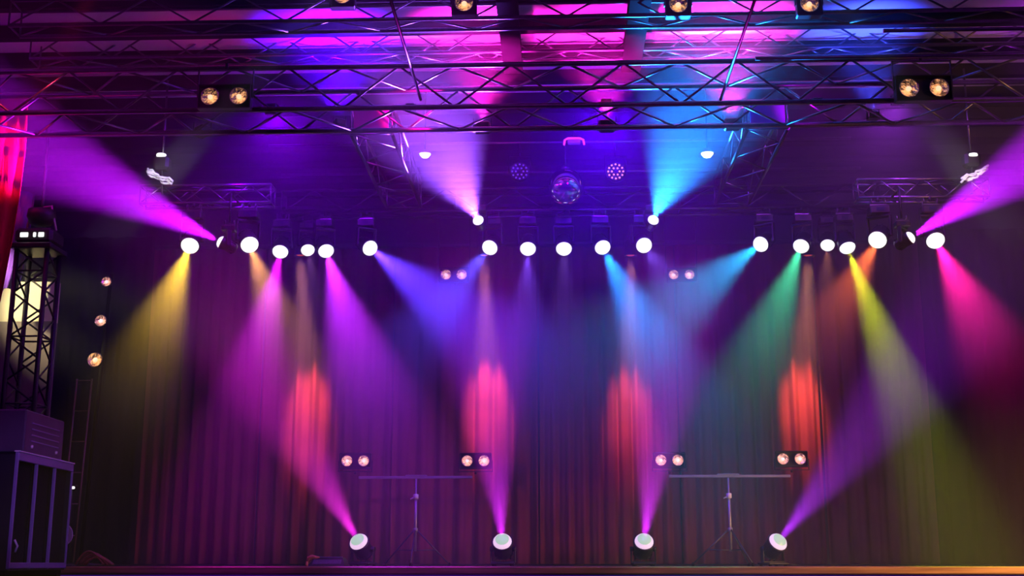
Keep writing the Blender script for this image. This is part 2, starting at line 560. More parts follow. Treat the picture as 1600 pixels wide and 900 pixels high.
def lamp(name, label, pos, target, col, power, cone, scale=1.0, floor=False, group=None, blend=0.9, rad=0.035, drop=0.0, arm=0.0):
    """moving head lamp; pos is the pivot of the head, target the point the beam is aimed at"""
    d = (Vector(target) - Vector(pos)).normalized()
    t = thing(name, label, 'stage light', pos, 0, group)
    t.scale = (scale,) * 3
    tilt = math.acos(max(-1, min(1, -d.z)))
    pan = math.atan2(-d.x, d.y)
    def side(me, nm, r=(0, 0, 0)):
        return put(nm, me, t, (0, 0, 0), r)
    if floor:
        side(YOKEF, 'yoke', (0, 0, pan))
        side(BASEF, 'base', (0, 0, pan))
        for sx in (-1, 1):
            for sy in (-1, 1):
                f_ = side(FOOT, 'rubber_foot', (0, 0, pan))
                f_.location = Matrix.Rotation(pan, 3, 'Z') @ Vector((sx * 0.1, sy * 0.09, 0))
    else:
        side(YOKE, 'yoke', (0, 0, pan))
        side(BASE, 'base')
        side(PANEL, 'control_panel')
        side(CLAMP, 'clamp')
        if drop > 0.43 * scale:
            MB().tube([(0, 0, 0.412), (0, 0, drop / scale)] + ([(0, arm / scale, drop / scale)] if arm else []), 0.02, 10).build('drop_pipe', M_BLKMETAL, t)
    hd = put('head', HEADF if floor else HEAD, t, (0, 0, 0))
    hd.rotation_euler = (tilt, 0, pan)
    put('cooling_fins', FINS, hd)
    if floor:
        put('lens', LENSG, hd)
        put('lens_rim', LENSRIM, hd)
    else:
        put('lens', LENS, hd)
    if power > 0:
        spot('beam', hd, (0, 0, -0.225), (0, 0, -1), col, power * 1.15, cone + 2, blend, rad * scale)
    return t


PW = 2.3
CW = 22
rows = [
    # px, py, Y, aim px, aim py, colour, power, cone, what
    (300, 375, 12.8, 215, 600, (1.0, 0.58, 0.03), 1500, 22, 'leftmost lit lamp on the truss, throwing a yellow beam'),
    (387, 375, 12.8, 470, 600, (1.0, 0.40, 0.10), 800, 20, 'lit lamp with a tan beam, second in the truss row'),
    (440, 382, 14.5, 385, 640, (0.85, 0.01, 1.0), 1500, 20, 'lit lamp with a magenta beam, third in the truss row'),
    (480, 375, 14.78, 520, 640, (0.6, 0.2, 0.8), 60, 24, 'faint lit lamp tucked between the magenta and violet lamps'),
    (507, 381, 14.5, 585, 640, (0.50, 0.02, 1.0), 2700, 24, 'lit lamp with the strong violet beam, fifth in the truss row'),
    (572, 380, 14.5, 735, 510, (0.10, 0.03, 1.0), 3000, 22, 'lit lamp whose blue beam slants down to the right'),
    (770, 380, 14.5, 660, 520, (0.08, 0.06, 1.0), 1200, 20, 'lit lamp whose blue beam slants down to the left'),
    (825, 380, 14.5, 822, 600, (0.20, 0.06, 1.0), 400, 22, 'lit lamp with a dim blue beam, left of the mirror ball'),
    (881, 380, 14.5, 884, 620, (0.25, 0.10, 0.7), 120, 22, 'lit lamp almost without beam, straight under the mirror ball'),
    (938, 380, 14.5, 1030, 560, (0.005, 0.24, 1.0), 2400, 20, 'lit lamp with the bright azure beam, right of the mirror ball'),
    (1003, 381, 14.5, 1075, 480, (0.2, 0.08, 0.9), 250, 24, 'faint lit lamp between the azure and turquoise lamps'),
    (1195, 378, 14.5, 1030, 500, (0.005, 0.36, 0.80), 1500, 22, 'lit lamp whose turquoise beam slants down to the left'),
    (1255, 380, 14.5, 1165, 620, (0.05, 0.80, 0.36), 900, 22, 'lit lamp with the green beam'),
    (1293, 372, 14.78, 1290, 640, (0.9, 0.3, 0.15), 80, 24, 'faint lit lamp tucked behind the lime lamp'),
    (1320, 378, 14.5, 1412, 620, (0.72, 0.86, 0.01), 1500, 18, 'lit lamp with the bright lime yellow beam'),
    (1375, 368, 12.8, 1270, 560, (1.0, 0.16, 0.04), 900, 20, 'lit lamp with a dull orange beam, second from the right'),
    (1457, 366, 12.8, 1580, 600, (1.0, 0.01, 0.30), 1900, 24, 'rightmost lit lamp on the truss, throwing a hot pink beam'),
]
for (px, py, Y, tx, ty, col, pw, cone, lb) in rows:
    p = W(px, py, Y)
    p.z = ZLAMP + (0.08 if Y > 14.6 else 0) if Y > 14 else (WZ[0] if px < 800 else WZ[1])
    lamp('moving_spotlight', lb, p, W(tx, ty, Y - (1.2 if px == 1320 else 1.9)), col, pw * PW, cone, drop=0.42 if Y < 14.6 else 0.0, scale=0.8 if Y > 14.6 else 0.9, group='lit lamps along the trusses')
# upward beams
ups = [
    (750, 350, 14.2, 655, 160, 11.9, (0.28, 0.07, 1.0), 3200, 40, 'small lamp pointing up, white violet beam, left of the mirror ball'),
    (1018, 350, 14.2, 1110, 140, 11.9, (0.01, 0.22, 1.0), 3400, 40, 'small lamp pointing up, sky blue beam, right of the mirror ball'),
    (357, 384, 12.5, 110, 262, 12.0, (0.52, 0.005, 1.0), 2600, 30, 'small lamp at the left throwing a purple beam up to the corner'),
    (1411, 378, 12.5, 1590, 268, 11.8, (0.52, 0.005, 1.0), 2600, 30, 'small lamp at the right throwing a purple beam up to the corner'),
]
for (px, py, Y, tx, ty, tY, col, pw, cone, lb) in ups:
    p = W(px, py, Y)
    zc_ = zR if Y > 14 else (WZ[0] if px < 800 else WZ[1]) + 0.42
    lamp('moving_spotlight', lb, p, W(tx, ty, tY), col, pw * PW, cone, scale=0.62, group='small lamps pointing up', drop=zc_ - p.z, arm=0.0 if Y > 14 else YW - Y)
# floor lamps
floor_rows = [
    (567, 861, 470, 690, (0.85, 0.02, 0.70), 2100, 22, 'leftmost of the lit lamps on the stage floor, beam tilted left'),
    (786, 862, 770, 690, (0.72, 0.02, 0.95), 2100, 20, 'second lit floor lamp from the left, beam straight up'),
    (1005, 862, 1026, 690, (0.72, 0.02, 0.95), 2100, 20, 'third lit floor lamp, right of the dark centre curtain'),
    (1207, 858, 1340, 690, (0.44, 0.02, 0.95), 1700, 22, 'rightmost of the lit lamps on the stage floor, beam tilted right'),
]
for (px, py, tx, ty, col, pw, cone, lb) in floor_rows:
    p = W(px, py, 14.2)
    p.z = 0.185
    lamp('floor_lamp', lb, p, W(tx, ty, 12.75), col, pw * PW, cone, scale=1.0, floor=True, group='lit lamps standing on the stage floor')

# red lamps over the curtain
for i, (px, lb) in enumerate(((470, 'small can lamp washing red light down the curtain at the left'), (757, 'small can lamp washing red light onto the curtain left of centre'),
                              (985, 'small can lamp washing red light onto the curtain right of centre'), (1262, 'small can lamp washing red light down the curtain at the right'))):
    p = W(px, 388, YC - 0.95)
    t = thing('hanging_par_can', lb, 'stage light', p, 0, 'red can lamps over the curtain')
    MB().lathe([(0, 0.12), (0.05, 0.12), (0.075, 0.09), (0.085, -0.1), (0.09, -0.1), (0.09, -0.11), (0.08, -0.11), (0.078, -0.09)], 18).build('can', M_BLKMETAL, t)
    MB().lathe([(0.077, -0.085), (0.05, -0.1), (0, -0.105)], 18).build('lens', mat('red lit lens', (0.5, 0.05, 0.05), 0.3, emit=(1, 0.12, 0.08), estr=0.6), t)
    mb = MB()
    for sx in (-1, 1):
        mb.box((sx * 0.1, 0, 0.09), (0.008, 0.03, 0.2))
    mb.box((0, 0, 0.19), (0.208, 0.03, 0.008))
    mb.tube([(0, 0, 0.19), (0, 0.0, 4.60 - p.z), (0, 0.92, 4.60 - p.z)], 0.014, 8)
    mb.build('bracket', M_BLKMETAL, t)
    spot('beam', t, (0, 0, -0.13), (0, 0.49, -1), ((1.0, 0.32, 0.36), (1.0, 0.26, 0.42), (1.0, 0.30, 0.38), (1.0, 0.40, 0.20))[i], (950, 1050, 760, 950)[i] * PW, 21, 1.0, 0.07)


# ------------------------------------------------------------------ blinders
def bowl(r):
    return [(0.15 * r, 0.55 * r), (0.5 * r, 0.45 * r), (0.8 * r, 0.25 * r), (0.97 * r, 0.02 * r), (1.0 * r, -0.03 * r), (1.08 * r, -0.03 * r), (1.08 * r, 0.03 * r)]


FACE = Matrix.Rotation(PI / 2, 3, 'X')   # turns +z depth to -y... the bowl opens toward the audience


def blinder(label, px, py, Y, gap, r, group, n=2, bulb=M_BULB, yoke_up=True, down=0.12, hang=0.25, name='blinder_light'):
    p = W(px, py, Y)
    t = thing(name, label, 'blinder light', p, 0, group)
    t.rotation_euler = (-down, 0, 0) if False else (0, 0, 0)
    w = gap * (n - 1) + 2.7 * r
    hh = 2.8 * r
    dp = 1.5 * r
    mb = MB()
    mb.box((0, dp * 0.62, 0), (w, 0.012, hh), bev=0.003)
    mb.box((0, dp * 0.3, hh / 2), (w, dp * 0.7, 0.012), bev=0.003)
    mb.box((0, dp * 0.3, -hh / 2), (w, dp * 0.7, 0.012), bev=0.003)
    for sx in (-1, 1):
        mb.box((sx * w / 2, dp * 0.3, 0), (0.012, dp * 0.7, hh), bev=0.003)
    mb.build('housing', M_BLKMETAL, t)
    rot = Matrix.Rotation(-PI / 2, 3, 'X')       # +z -> +y
    for i in range(n):
        x = (i - (n - 1) / 2) * gap
        MB().lathe(bowl(r), 20, c=(x, 0, 0), rot=rot).build('reflector', M_REFL, t)
        b = MB()
        b.lathe([(0, -0.02 * r), (0.2 * r, 0.04 * r), (0.30 * r, 0.18 * r), (0.25 * r, 0.4 * r), (0.12 * r, 0.55 * r), (0, 0.58 * r)], 12, c=(x, 0, 0), rot=rot)
        b.build('bulb', bulb, t)
    mb = MB()
    s = 1 if yoke_up else -1
    for sx in (-1, 1):
        mb.box((sx * (w / 2 + 0.014), dp * 0.3, s * hang * 0.45), (0.008, 0.03, hang * 0.95))
    mb.box((0, dp * 0.3, s * hang * 0.92), (w + 0.04, 0.03, 0.008))
    mb.tube([(0, dp * 0.3, s * hang * 0.92), (0, dp * 0.3, s * hang * 1.15)], 0.014, 8)
    mb.build('yoke', M_BLKMETAL, t)
    return t


big = 'two lamp blinders on the front trusses'
blinder('two lamp blinder hung on the main truss at the upper left', 350, 150, YF - 0.14, 0.275, 0.082, big, hang=0.30)
blinder('two lamp blinder hung on the main truss at the upper right', 1444, 137, YF - 0.14, 0.275, 0.086, big, hang=0.30)
for px, py, lb in ((535, -8, 'round lamp cut by the top edge, leftmost of the four at the top'), (725, 4, 'round lamp cut by the top edge, left of centre'),
                   (1060, 6, 'round lamp cut by the top edge, right of centre'), (1265, 5, 'round lamp cut by the top edge, rightmost of the four at the top')):
    blinder(lb, px, py, 10.5, 0.2, 0.082, 'single round lamps at the top edge', n=1, hang=0.28, yoke_up=True)
sm = 'small two lamp blinders over the stage'
blinder('small two lamp blinder hanging in the blue beams left of centre', 709, 429, 15.6, 0.205, 0.066, sm, bulb=M_BULBP, hang=0.9)
blinder('small two lamp blinder hanging in the turquoise beam right of centre', 1065, 429, 15.6, 0.205, 0.062, sm, bulb=M_BULBP, hang=0.9)
tb = 'two lamp blinders on the crossbar stands'
YT = 14.0
for px, py, lb in ((555, 720, 'blinder on the left end of the left crossbar stand'), (743, 720, 'blinder on the right end of the left crossbar stand'),
                   (1046, 719, 'blinder on the left end of the right crossbar stand'), (1237, 717, 'blinder on the right end of the right crossbar stand')):
    blinder(lb, px, py, YT, 0.19, 0.06, tb, bulb=M_BULBP, yoke_up=False, hang=0.13)


# crossbar stands
M_STAND = mat('silver stand tube', (0.42, 0.41, 0.42), 0.4, 0.6, vary=0.1)


def tstand(label, px, py_bar, px0, px1, lean=0.0):
    p = W(px, 885, YT + 0.03)
    zb = W(px, py_bar, YT + 0.03).z
    t = thing('crossbar_stand', label, 'lighting stand', (p.x, YT + 0.03, 0), 0, 'crossbar stands')
    x0, x1 = W(px0, py_bar, YT).x - p.x, W(px1, py_bar, YT).x - p.x
    MB().box(((x0 + x1) / 2, 0, zb), (x1 - x0, 0.03, 0.03), bev=0.004).build('crossbar', M_STAND, t)
    MB().box((0, 0, zb + 0.02), (0.24, 0.04, 0.016), bev=0.004).build('bar_bracket', M_STAND, t)
    MB().tube([(0, 0, zb), (0, 0, zb * 0.52)], 0.011, 10).build('upper_pole', M_STAND, t)
    MB().tube([(0, 0, zb * 0.80), (0, 0, 0.16)], 0.017, 10).build('lower_pole', M_STAND, t)
    mb = MB().lathe([(0.017, -0.03), (0.03, -0.025), (0.03, 0.025), (0.017, 0.03)], 12, c=(0, 0, zb * 0.78))
    mb.tube([(0, 0, zb * 0.78), (-0.06, -0.02, zb * 0.75)], 0.008, 6)
    mb.build('collar', M_WHITE, t)
    MB().lathe([(0.017, -0.025), (0.028, -0.02), (0.028, 0.02), (0.017, 0.025)], 12, c=(0, 0, zb * 0.4)).build('leg_collar', M_STAND, t)
    for q in (30, 150, 270):
        dx, dy = math.cos(R(q + lean)), math.sin(R(q + lean))
        mb = MB().tube([(0.02 * dx, 0.02 * dy, zb * 0.4), (0.42 * dx, 0.42 * dy, 0.02)], 0.009, 8)
        mb.tube([(0, 0, 0.17), (0.24 * dx, 0.24 * dy, zb * 0.18)], 0.006, 6)
        leg = mb.build('leg', M_DARKALU, t)
        MB().lathe([(0, 0.0), (0.014, 0.0), (0.014, 0.03), (0, 0.04)], 10, c=(0.42 * dx, 0.42 * dy, 0)).build('rubber_foot', M_BLK, leg)
    return t


tstand('dim crossbar stand at the left with two blinders on its bar', 648, 746, 560, 738)
tstand('crossbar stand at the right with a pink lit bar and two blinders', 1143, 744, 1046, 1236, 25)


# ------------------------------------------------------------------ mirror ball, LED lamps
p = W(884, 292, 14.0)
t = thing('mirror_ball', 'mirror ball hanging in the middle over the stage', 'mirror ball', p)
rb = 0.218
mb = MB()
rows_, cols_ = 22, 40
prof = [(rb * math.sin(PI * i / rows_), rb * math.cos(PI * i / rows_)) for i in range(rows_ + 1)]
mb.lathe(prof, cols_, smooth=True)
mb.build('mirror_tiles', M_MIRROR, t)
mb = MB().lathe([(0, 0.0), (0.05, 0.0), (0.05, 0.03), (0.02, 0.05), (0, 0.05)], 14, c=(0, 0, rb - 0.005))
mb.build('cap', M_ALU, t)
MB().tube([(0, 0, rb + 0.04), (0, 0, W(884, 224, 14.0).z - p.z)], 0.006, 6).build('chain', M_ALU, t)
p2 = W(897, 221, 14.0)
t = thing('hanging_motor', 'pink glowing arched motor bracket above the mirror ball', 'motor', p2)
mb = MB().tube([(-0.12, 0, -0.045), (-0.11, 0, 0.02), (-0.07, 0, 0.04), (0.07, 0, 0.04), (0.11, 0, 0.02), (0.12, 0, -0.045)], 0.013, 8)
mb.build('arch', M_PINKGLOW, t)  # bracket arch glows pink by its own emission, though no lamp
MB().box((0, 0.02, 0.0), (0.15, 0.08, 0.05), bev=0.01).build('gearbox', M_PLATE, t)
MB().tube([(0, 0.02, 0.0), (0, 0.02, ZC - 0.15 - p2.z)], 0.012, 8).build('hanging_rod', M_BLKMETAL, t)

for px, py, mled, lb in ((962, 268, M_LED, 'round LED lamp with glowing red dots, right of the mirror ball'), (812, 268, M_LEDDIM, 'round LED lamp with a faint violet glow, left of the mirror ball')):
    p = W(px, py, 14.0)
    t = thing('hanging_led_lamp', lb, 'stage light', p, 0, 'round LED lamps beside the mirror ball')
    rot = Matrix.Rotation(-PI / 2, 3, 'X')
    MB().lathe([(0, 0.0), (0.10, 0.0), (0.112, -0.02), (0.118, 0.0), (0.112, 0.08), (0.08, 0.14), (0, 0.15)], 22, rot=rot).build('housing', M_BLKMETAL, t)
    for cnt, rr in ((12, 0.088), (6, 0.045), (1, 0.0)):
        if cnt == 1:
            continue
        me = MB().lathe([(0.012, 0.0), (0.009, -0.008), (0, -0.011)], 10, rot=rot).mesh('led', mled)
        for i in range(cnt):
            an = 2 * PI * i / cnt
            put('led', me, t, (rr * math.cos(an), -0.004, rr * math.sin(an)))
    mb = MB()
    for sx in (-1, 1):
        mb.box((sx * 0.13, 0.05, 0.1), (0.008, 0.03, 0.22))
    mb.box((0, 0.05, 0.205), (0.268, 0.03, 0.008))
    mb.tube([(0, 0.05, 0.2), (0, 0.2, W(px, 224, 14.2).z - p.z)], 0.012, 8)
    mb.build('yoke', M_BLKMETAL, t)

# ------------------------------------------------------------------ small white work lamps and chain bags above
for px, py, Y, rr, lb in ((664, 241, 13.2, 0.062, 'small white lit lamp at the left edge of the violet up beam'), (1105, 240, 13.2, 0.068, 'small white lit lamp at the right edge of the blue up beam')):
    p = W(px, py, Y)
    t = thing('hanging_work_lamp', lb, 'lamp', p, 0, 'small white lamps over the stage')
    MB().lathe([(0, -0.7 * rr), (0.6 * rr, -0.6 * rr), (rr, -0.1 * rr), (rr, 0.1 * rr), (0, 0.15 * rr)], 16).build('bulb', M_LENS_GLOW, t)
    MB().lathe([(1.3 * rr, -0.05 * rr), (1.2 * rr, 0.1 * rr), (0.5 * rr, 0.7 * rr), (0.2 * rr, 0.9 * rr), (0, 0.9 * rr)], 16).build('shade', M_ALU, t)
    MB().tube([(0, 0, 0.85 * rr), (0, 0, ZC - 0.15 - p.z)], 0.006, 6).build('cord', M_BLK, t)

for px, py, sgn, lb in ((250, 277, 1, 'crumpled white cable bundle hanging over the left silver truss'), (1522, 272, -1, 'crumpled white cable bundle hanging over the right silver truss')):
    p = W(px, py, 12.7)
    t = thing('hanging_hoist', lb, 'chain hoist', p, 0, 'chain hoists over the wing trusses')
    rnd = random.Random(px)
    for j in range(4):
        pts = []
        for i in range(9):
            u = i / 8
            pts.append((sgn * (-0.14 + 0.27 * u) + rnd.uniform(-.02, .02), rnd.uniform(-.05, .05), 0.06 - 0.13 * u + 0.03 * math.sin(7 * u + j) + rnd.uniform(-.015, .015)))
        MB().tube(pts, 0.013, 7).build('cable', M_WHITE, t)
    MB().box((0, 0.05, 0.17), (0.17, 0.15, 0.16), bev=0.03).build('motor_housing', M_BLKMETAL, t)
    MB().lathe([(0, 0.02), (0.05, 0.015), (0.055, 0), (0.05, -0.015), (0, -0.02)], 16, c=(0, 0.0, W(px, 243, 12.7).z - p.z)).build('glow_disc', M_LENS_GLOW, t)  # disc is no lamp; its white light is put in by emission
    MB().tube([(0, 0.05, 0.25), (0, 0.05, ZC - 0.15 - p.z)], 0.012, 8).build('chain', M_ALU, t)
    MB().tube([(0, 0.05, 0.1), (0, 0.1, W(px, 322, 12.7).z - p.z + 0.16)], 0.01, 8).build('lower_chain', M_ALU, t)

# ------------------------------------------------------------------ left side: drapes, tower, cases, side lamps
def leaning_drape(name, pxs, Y, m, label, n=22):
    """pxs: rows of (py, px_left, px_right)"""
    mb = MB()
    for (py, xa, xb) in pxs:
        for i in range(n + 1):
            u = i / n
            q = W(xa + (xb - xa) * u, py, Y)
            q.y += 0.06 * math.sin(u * 15) + 0.03 * math.sin(u * 31 + py * .01)
            mb.v.append(q)
    for r_ in range(len(pxs) - 1):
        for i in range(n):
            b = n + 1
            mb.face([r_ * b + i, r_ * b + i + 1, (r_ + 1) * b + i + 1, (r_ + 1) * b + i], True)
    o = mb.build(name, m)
    sd = o.modifiers.new('thickness', 'SOLIDIFY')
    sd.thickness = 0.006
    tag(o, label, 'drape')
    return o


leaning_drape('hanging_drape', [(150, -90, 40), (230, -90, 36), (300, -90, 28), (370, -90, 18), (440, -90, 6), (470, -90, 0)], 11.85, M_REDCLOTH, 'bright red drape pulled to the left picture edge')
leaning_drape('hanging_drape', [(300, 0, 52), (360, -10, 44), (420, -20, 34), (452, -30, 26)], 12.6, M_VIOCLOTH, 'violet drape edge just behind the red drape')

# lattice tower
YT2 = 12.4
b0 = W(34, 660, YT2)
tw = 0.32
ztop = W(60, 395, YT2).z
tower = thing('truss_tower', 'black lattice tower at the left, in front of the cream wall', 'truss tower', (W(18, 885, YT2).x, YT2, 0))
cor = [(-tw / 2, -tw / 2), (tw / 2, -tw / 2), (tw / 2, tw / 2), (-tw / 2, tw / 2)]
for cx, cy in cor:
    bar('chord', (cx, cy, 0.0), (cx, cy, ztop), 0.026, M_BLKMETAL, tower, 10)
nb = 14
for s in range(4):
    a, b = cor[s], cor[(s + 1) % 4]
    for i in range(nb):
        z0, z1 = ztop * i / nb, ztop * (i + 1) / nb
        q, w = (a, b) if i % 2 == 0 else (b, a)
        bar('brace', (*q, z0), (*w, z1), 0.011, M_BLKMETAL, tower, 6)
for i in range(1, nb, 3):
    mb = MB()
    for s in range(4):
        mb.tube([(*cor[s], ztop * i / nb), (*cor[(s + 1) % 4], ztop * i / nb)], 0.010, 6)
    mb.build('ring', M_ALU if i == 7 else M_BLKMETAL, tower)
MB().box((0, 0, 0.006), (0.6, 0.6, 0.012)).build('base_plate', M_BLKMETAL, tower)
MB().box((0, 0, ztop + 0.03), (0.44, 0.44, 0.06), bev=0.01).build('head_block', M_BLKMETAL, tower)

# block on top of tower; glowing panels put in as its reflections
t = thing('hanging_hoist', 'black hoist block with glowing panels as reflections on top of the lattice tower', 'chain hoist', (tower.location.x, YT2, ztop + 0.06))
MB().box((0, 0, 0.09), (0.40, 0.34, 0.16), bev=0.03).build('motor_housing', M_BLKMETAL, t)
MB().lathe([(0, -0.04), (0.11, -0.03), (0.15, 0.05), (0.14, 0.12), (0, 0.15)], 18, c=(0.0, 0, 0.28)).build('pulley', M_BLKMETAL, t)
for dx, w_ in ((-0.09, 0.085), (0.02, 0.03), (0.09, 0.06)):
    MB().box((dx, -0.178, 0.09), (w_, 0.012, 0.05), bev=0.005).build('reflection_glow', M_LENS_GLOW, t)  # white reflections put in as emissive panels
MB().tube([(-0.16, 0, 0.16), (-0.1, 0, 0.42), (0.1, 0, 0.45), (0.17, 0, 0.18)], 0.013, 8).build('cable', M_CABLE, t)
MB().tube([(0, 0, 0.4), (0, 0, 1.3)], 0.016, 8).build('chain', M_DARKALU, t)

# side lamps on a boom pole
YS = 13.2
bp = W(139, 700, YS)
t = thing('boom_stand', 'thin black boom pole at the left holding three round lamps', 'lighting stand', (bp.x - 0.05, YS + 0.12, 0))
zt = W(165, 425, YS).z
xt = W(168, 425, YS).x - t.location.x
MB().tube([(0, 0, 0.03), (xt, 0, zt)], 0.02, 10).build('pole', M_BLK, t)
MB().lathe([(0, 0), (0.25, 0), (0.25, 0.02), (0.04, 0.04), (0, 0.04)], 20).build('base_plate', M_BLKMETAL, t)
for px, py, rr, lb in ((166, 440, 0.052, 'topmost of the three round lamps on the boom pole'), (157, 501, 0.06, 'middle one of the three round lamps on the boom pole'), (148, 562, 0.076, 'lowest and brightest of the three round lamps on the boom pole')):
    p = W(px, py, YS - 0.05)
    t = thing('hanging_side_lamp', lb, 'lamp', p, 0, 'round lamps on the boom pole')
    rot = Matrix.Rotation(-PI / 2, 3, 'X')
    MB().lathe(bowl(rr), 18, rot=rot).build('reflector', M_REFL, t)
    MB().lathe([(1.08 * rr, -0.03 * rr), (1.12 * rr, 0.3 * rr), (0.7 * rr, 0.9 * rr), (0, 1.0 * rr)], 18, rot=rot).build('can', M_BLKMETAL, t)
    MB().lathe([(0, -0.02 * rr), (0.25 * rr, 0.04 * rr), (0.36 * rr, 0.2 * rr), (0.2 * rr, 0.5 * rr), (0, 0.55 * rr)], 12, rot=rot).build('bulb', M_BULB if py > 520 else M_BULBP, t)
    MB().tube([(0, 0.5 * rr, 0), (0.0, 0.16, 0.0)], 0.01, 8).build('bracket', M_BLKMETAL, t)

# narrow ladder frame behind
p0, p1 = W(100, 720, 14.2), W(123, 725, 14.2)
zt, zb = W(117, 592, 14.2).z, 0.0
t = thing('ladder_frame', 'narrow brown steel ladder frame below the round lamps', 'ladder frame', ((p0.x + p1.x) / 2 + 0.02, 14.2, 0))
hw = 0.088
M_BRN = mat('brown steel', (0.30, 0.20, 0.12), 0.5, 0.3)
for sx in (-1, 1):
    MB().tube([(sx * hw, 0, 0), (sx * hw + 0.06, 0, zt)], 0.012, 8).build('rail', M_BRN, t)
for i in range(6):
    z = zt * (i + 1) / 6 - 0.02
    MB().tube([(-hw + 0.06 * z / zt, 0, z), (hw + 0.06 * z / zt, 0, z)], 0.007, 8).build('rung', M_BRN, t)

# speaker rack in the corner
YK = 10.9
q0, q1 = W(13, 875, 10.3), W(101, 877, 11.65)
zt = W(14, 706, 10.3).z
qd = Vector((q1.x - q0.x, q1.y - q0.y, 0))
wd, dp = qd.length, 0.6
th = math.atan2(qd.y, qd.x)
nrm = Vector((math.sin(th), -math.cos(th), 0))      # out of the front
qc = (q0 + q1) / 2 - nrm * dp / 2
t = thing('equipment_case', 'large black case with pale violet edges standing at the lower left', 'equipment case', (qc.x, qc.y, -1.0), th)
Hc = zt + 1.0
z0 = 0.98
mb = MB()
mb.box((0, dp / 2 - 0.01, (Hc + z0) / 2), (wd, 0.02, Hc - z0))
for sx in (-1, 1):
    mb.box((sx * (wd / 2 - 0.01), 0, (Hc + z0) / 2), (0.02, dp, Hc - z0))
mb.box((0, 0, Hc - 0.01), (wd, dp, 0.02))
mb.box((0, 0, z0), (wd, dp, 0.02))
mb.build('shell', M_BLKMETAL, t)
for i in range(3):
    w_ = wd / 3
    MB().box((-wd / 2 + w_ * (i + .5), -dp / 2 + 0.05, (Hc + z0) / 2), (w_ - 0.03, 0.02, Hc - z0 - 0.06), bev=0.006).build('front_panel', M_BLK, t)
for i in range(4):
    MB().box((-wd / 2 + wd / 3 * i, -dp / 2, (Hc + z0) / 2), (0.020, 0.03, Hc - z0), bev=0.004).build('upright_edge', M_CASE, t)
MB().box((0, -dp / 2, Hc - 0.035), (wd, 0.034, 0.07), bev=0.004).build('top_edge', M_CASE, t)
MB().box((0, -dp / 2, Hc + 0.006), (wd + 0.02, 0.05, 0.012), bev=0.003).build('edge_strip', M_PLATE, t)
MB().box((0, -dp / 2, z0 + 0.03), (wd, 0.034, 0.05), bev=0.004).build('bottom_edge', M_CASE, t)
MB().tube([(-wd / 2 + 0.02, -dp / 2 - 0.03, 1.22), (-wd / 2 + 0.04, -dp / 2 - 0.05, 1.17), (-wd / 2 + 0.05, -dp / 2 - 0.03, 1.12)], 0.009, 8).build('handle', M_WHITE, t)
for sx in (-1, 1):
    MB().box((sx * (wd / 2 - 0.06), 0, z0 / 2), (0.1, dp - 0.05, z0)).build('riser', M_BLK, t)
case = t
# amplifier on the case
t = thing('amplifier', 'small violet grey amplifier with slotted front on the large black case', 'amplifier', (qc.x, qc.y, Hc - 1.0 + 0.013), th)
aw, ah = 0.95, W(40, 648, 10.8).z - zt
MB().box((0, -0.05, ah / 2), (aw, 0.44, ah), bev=0.012).build('housing', mat('violet grey metal', (0.11, 0.075, 0.12), 0.5, 0.2, vary=0.1), t)
for i in range(4):
    MB().box((0.01, -0.272, ah * (0.3 + 0.14 * i)), (aw * 0.72, 0.008, 0.010)).build('front_slot', M_CASE, t)
for sx in (-1, 1):
    MB().lathe([(0, 0.015), (0.014, 0.013), (0.016, 0), (0, 0)], 12, c=(sx * 0.3, -0.27, ah * 0.17), rot=Matrix.Rotation(PI / 2, 3, 'X')).build('knob', M_PLATE, t)
MB().tube([(-0.14, -0.1, ah), (-0.1, -0.1, ah + 0.035), (0.1, -0.1, ah + 0.035), (0.14, -0.1, ah)], 0.009, 8).build('handle', M_BLKMETAL, t)

# cable coil, bundle, box lamp beside the case
p = W(99, 836, 12.5)
t = thing('cable_coil', 'pale coiled cable hanging beside the black case', 'cable coil', p)
for j in range(4):
    rr = 0.10 - 0.015 * j
    MB().tube([(rr * math.cos(a), -0.02 + 0.012 * j, rr * math.sin(a) * 1.05) for a in [i * 2 * PI / 24 for i in range(24)]], 0.008, 6, closed=True).build('loop', M_CABLE, t)
MB().tube([(0.0, 0.03, 0.11), (0, 0.03, 0.0), (0, 0.03, -p.z)], 0.012, 8).build('hook_post', M_BLKMETAL, t)
p = W(139, 878, 13.0)
t = thing('cable_pile', 'reddish brown bundle of cable lying on the stage at the left', 'cable', (p.x, 13.0, 0))
for j in range(7):
    pts = [(-0.14 + 0.30 * u + 0.015 * j, 0.04 * (j % 3), 0.012 + (0.16 - 0.012 * j) * math.sin(PI * min(1, u * 0.98 + 0.01)) * (1.1 - 0.5 * u)) for u in [i / 12 for i in range(13)]]
    MB().tube(pts, 0.011, 6).build('strand', M_REDCABLE, t)
p = W(111, 762, 12.6)
t = thing('clip_lamp', 'tiny white lit lamp on a thin rod right of the black case', 'lamp', (p.x, 12.6, 0))
MB().box((0, 0, p.z), (0.075, 0.03, 0.026), bev=0.008).build('lamp_tube', M_LENS_GLOW, t)
MB().box((0, 0.02, p.z + 0.022), (0.10, 0.06, 0.018), bev=0.005).build('shade', M_BLKMETAL, t)
MB().tube([(0, 0.03, p.z + 0.01), (0, 0.03, 0.015)], 0.008, 8).build('rod', M_BLKMETAL, t)
MB().lathe([(0, 0), (0.09, 0), (0.09, 0.015), (0, 0.02)], 16, c=(0, 0.03, 0)).build('foot', M_BLKMETAL, t)

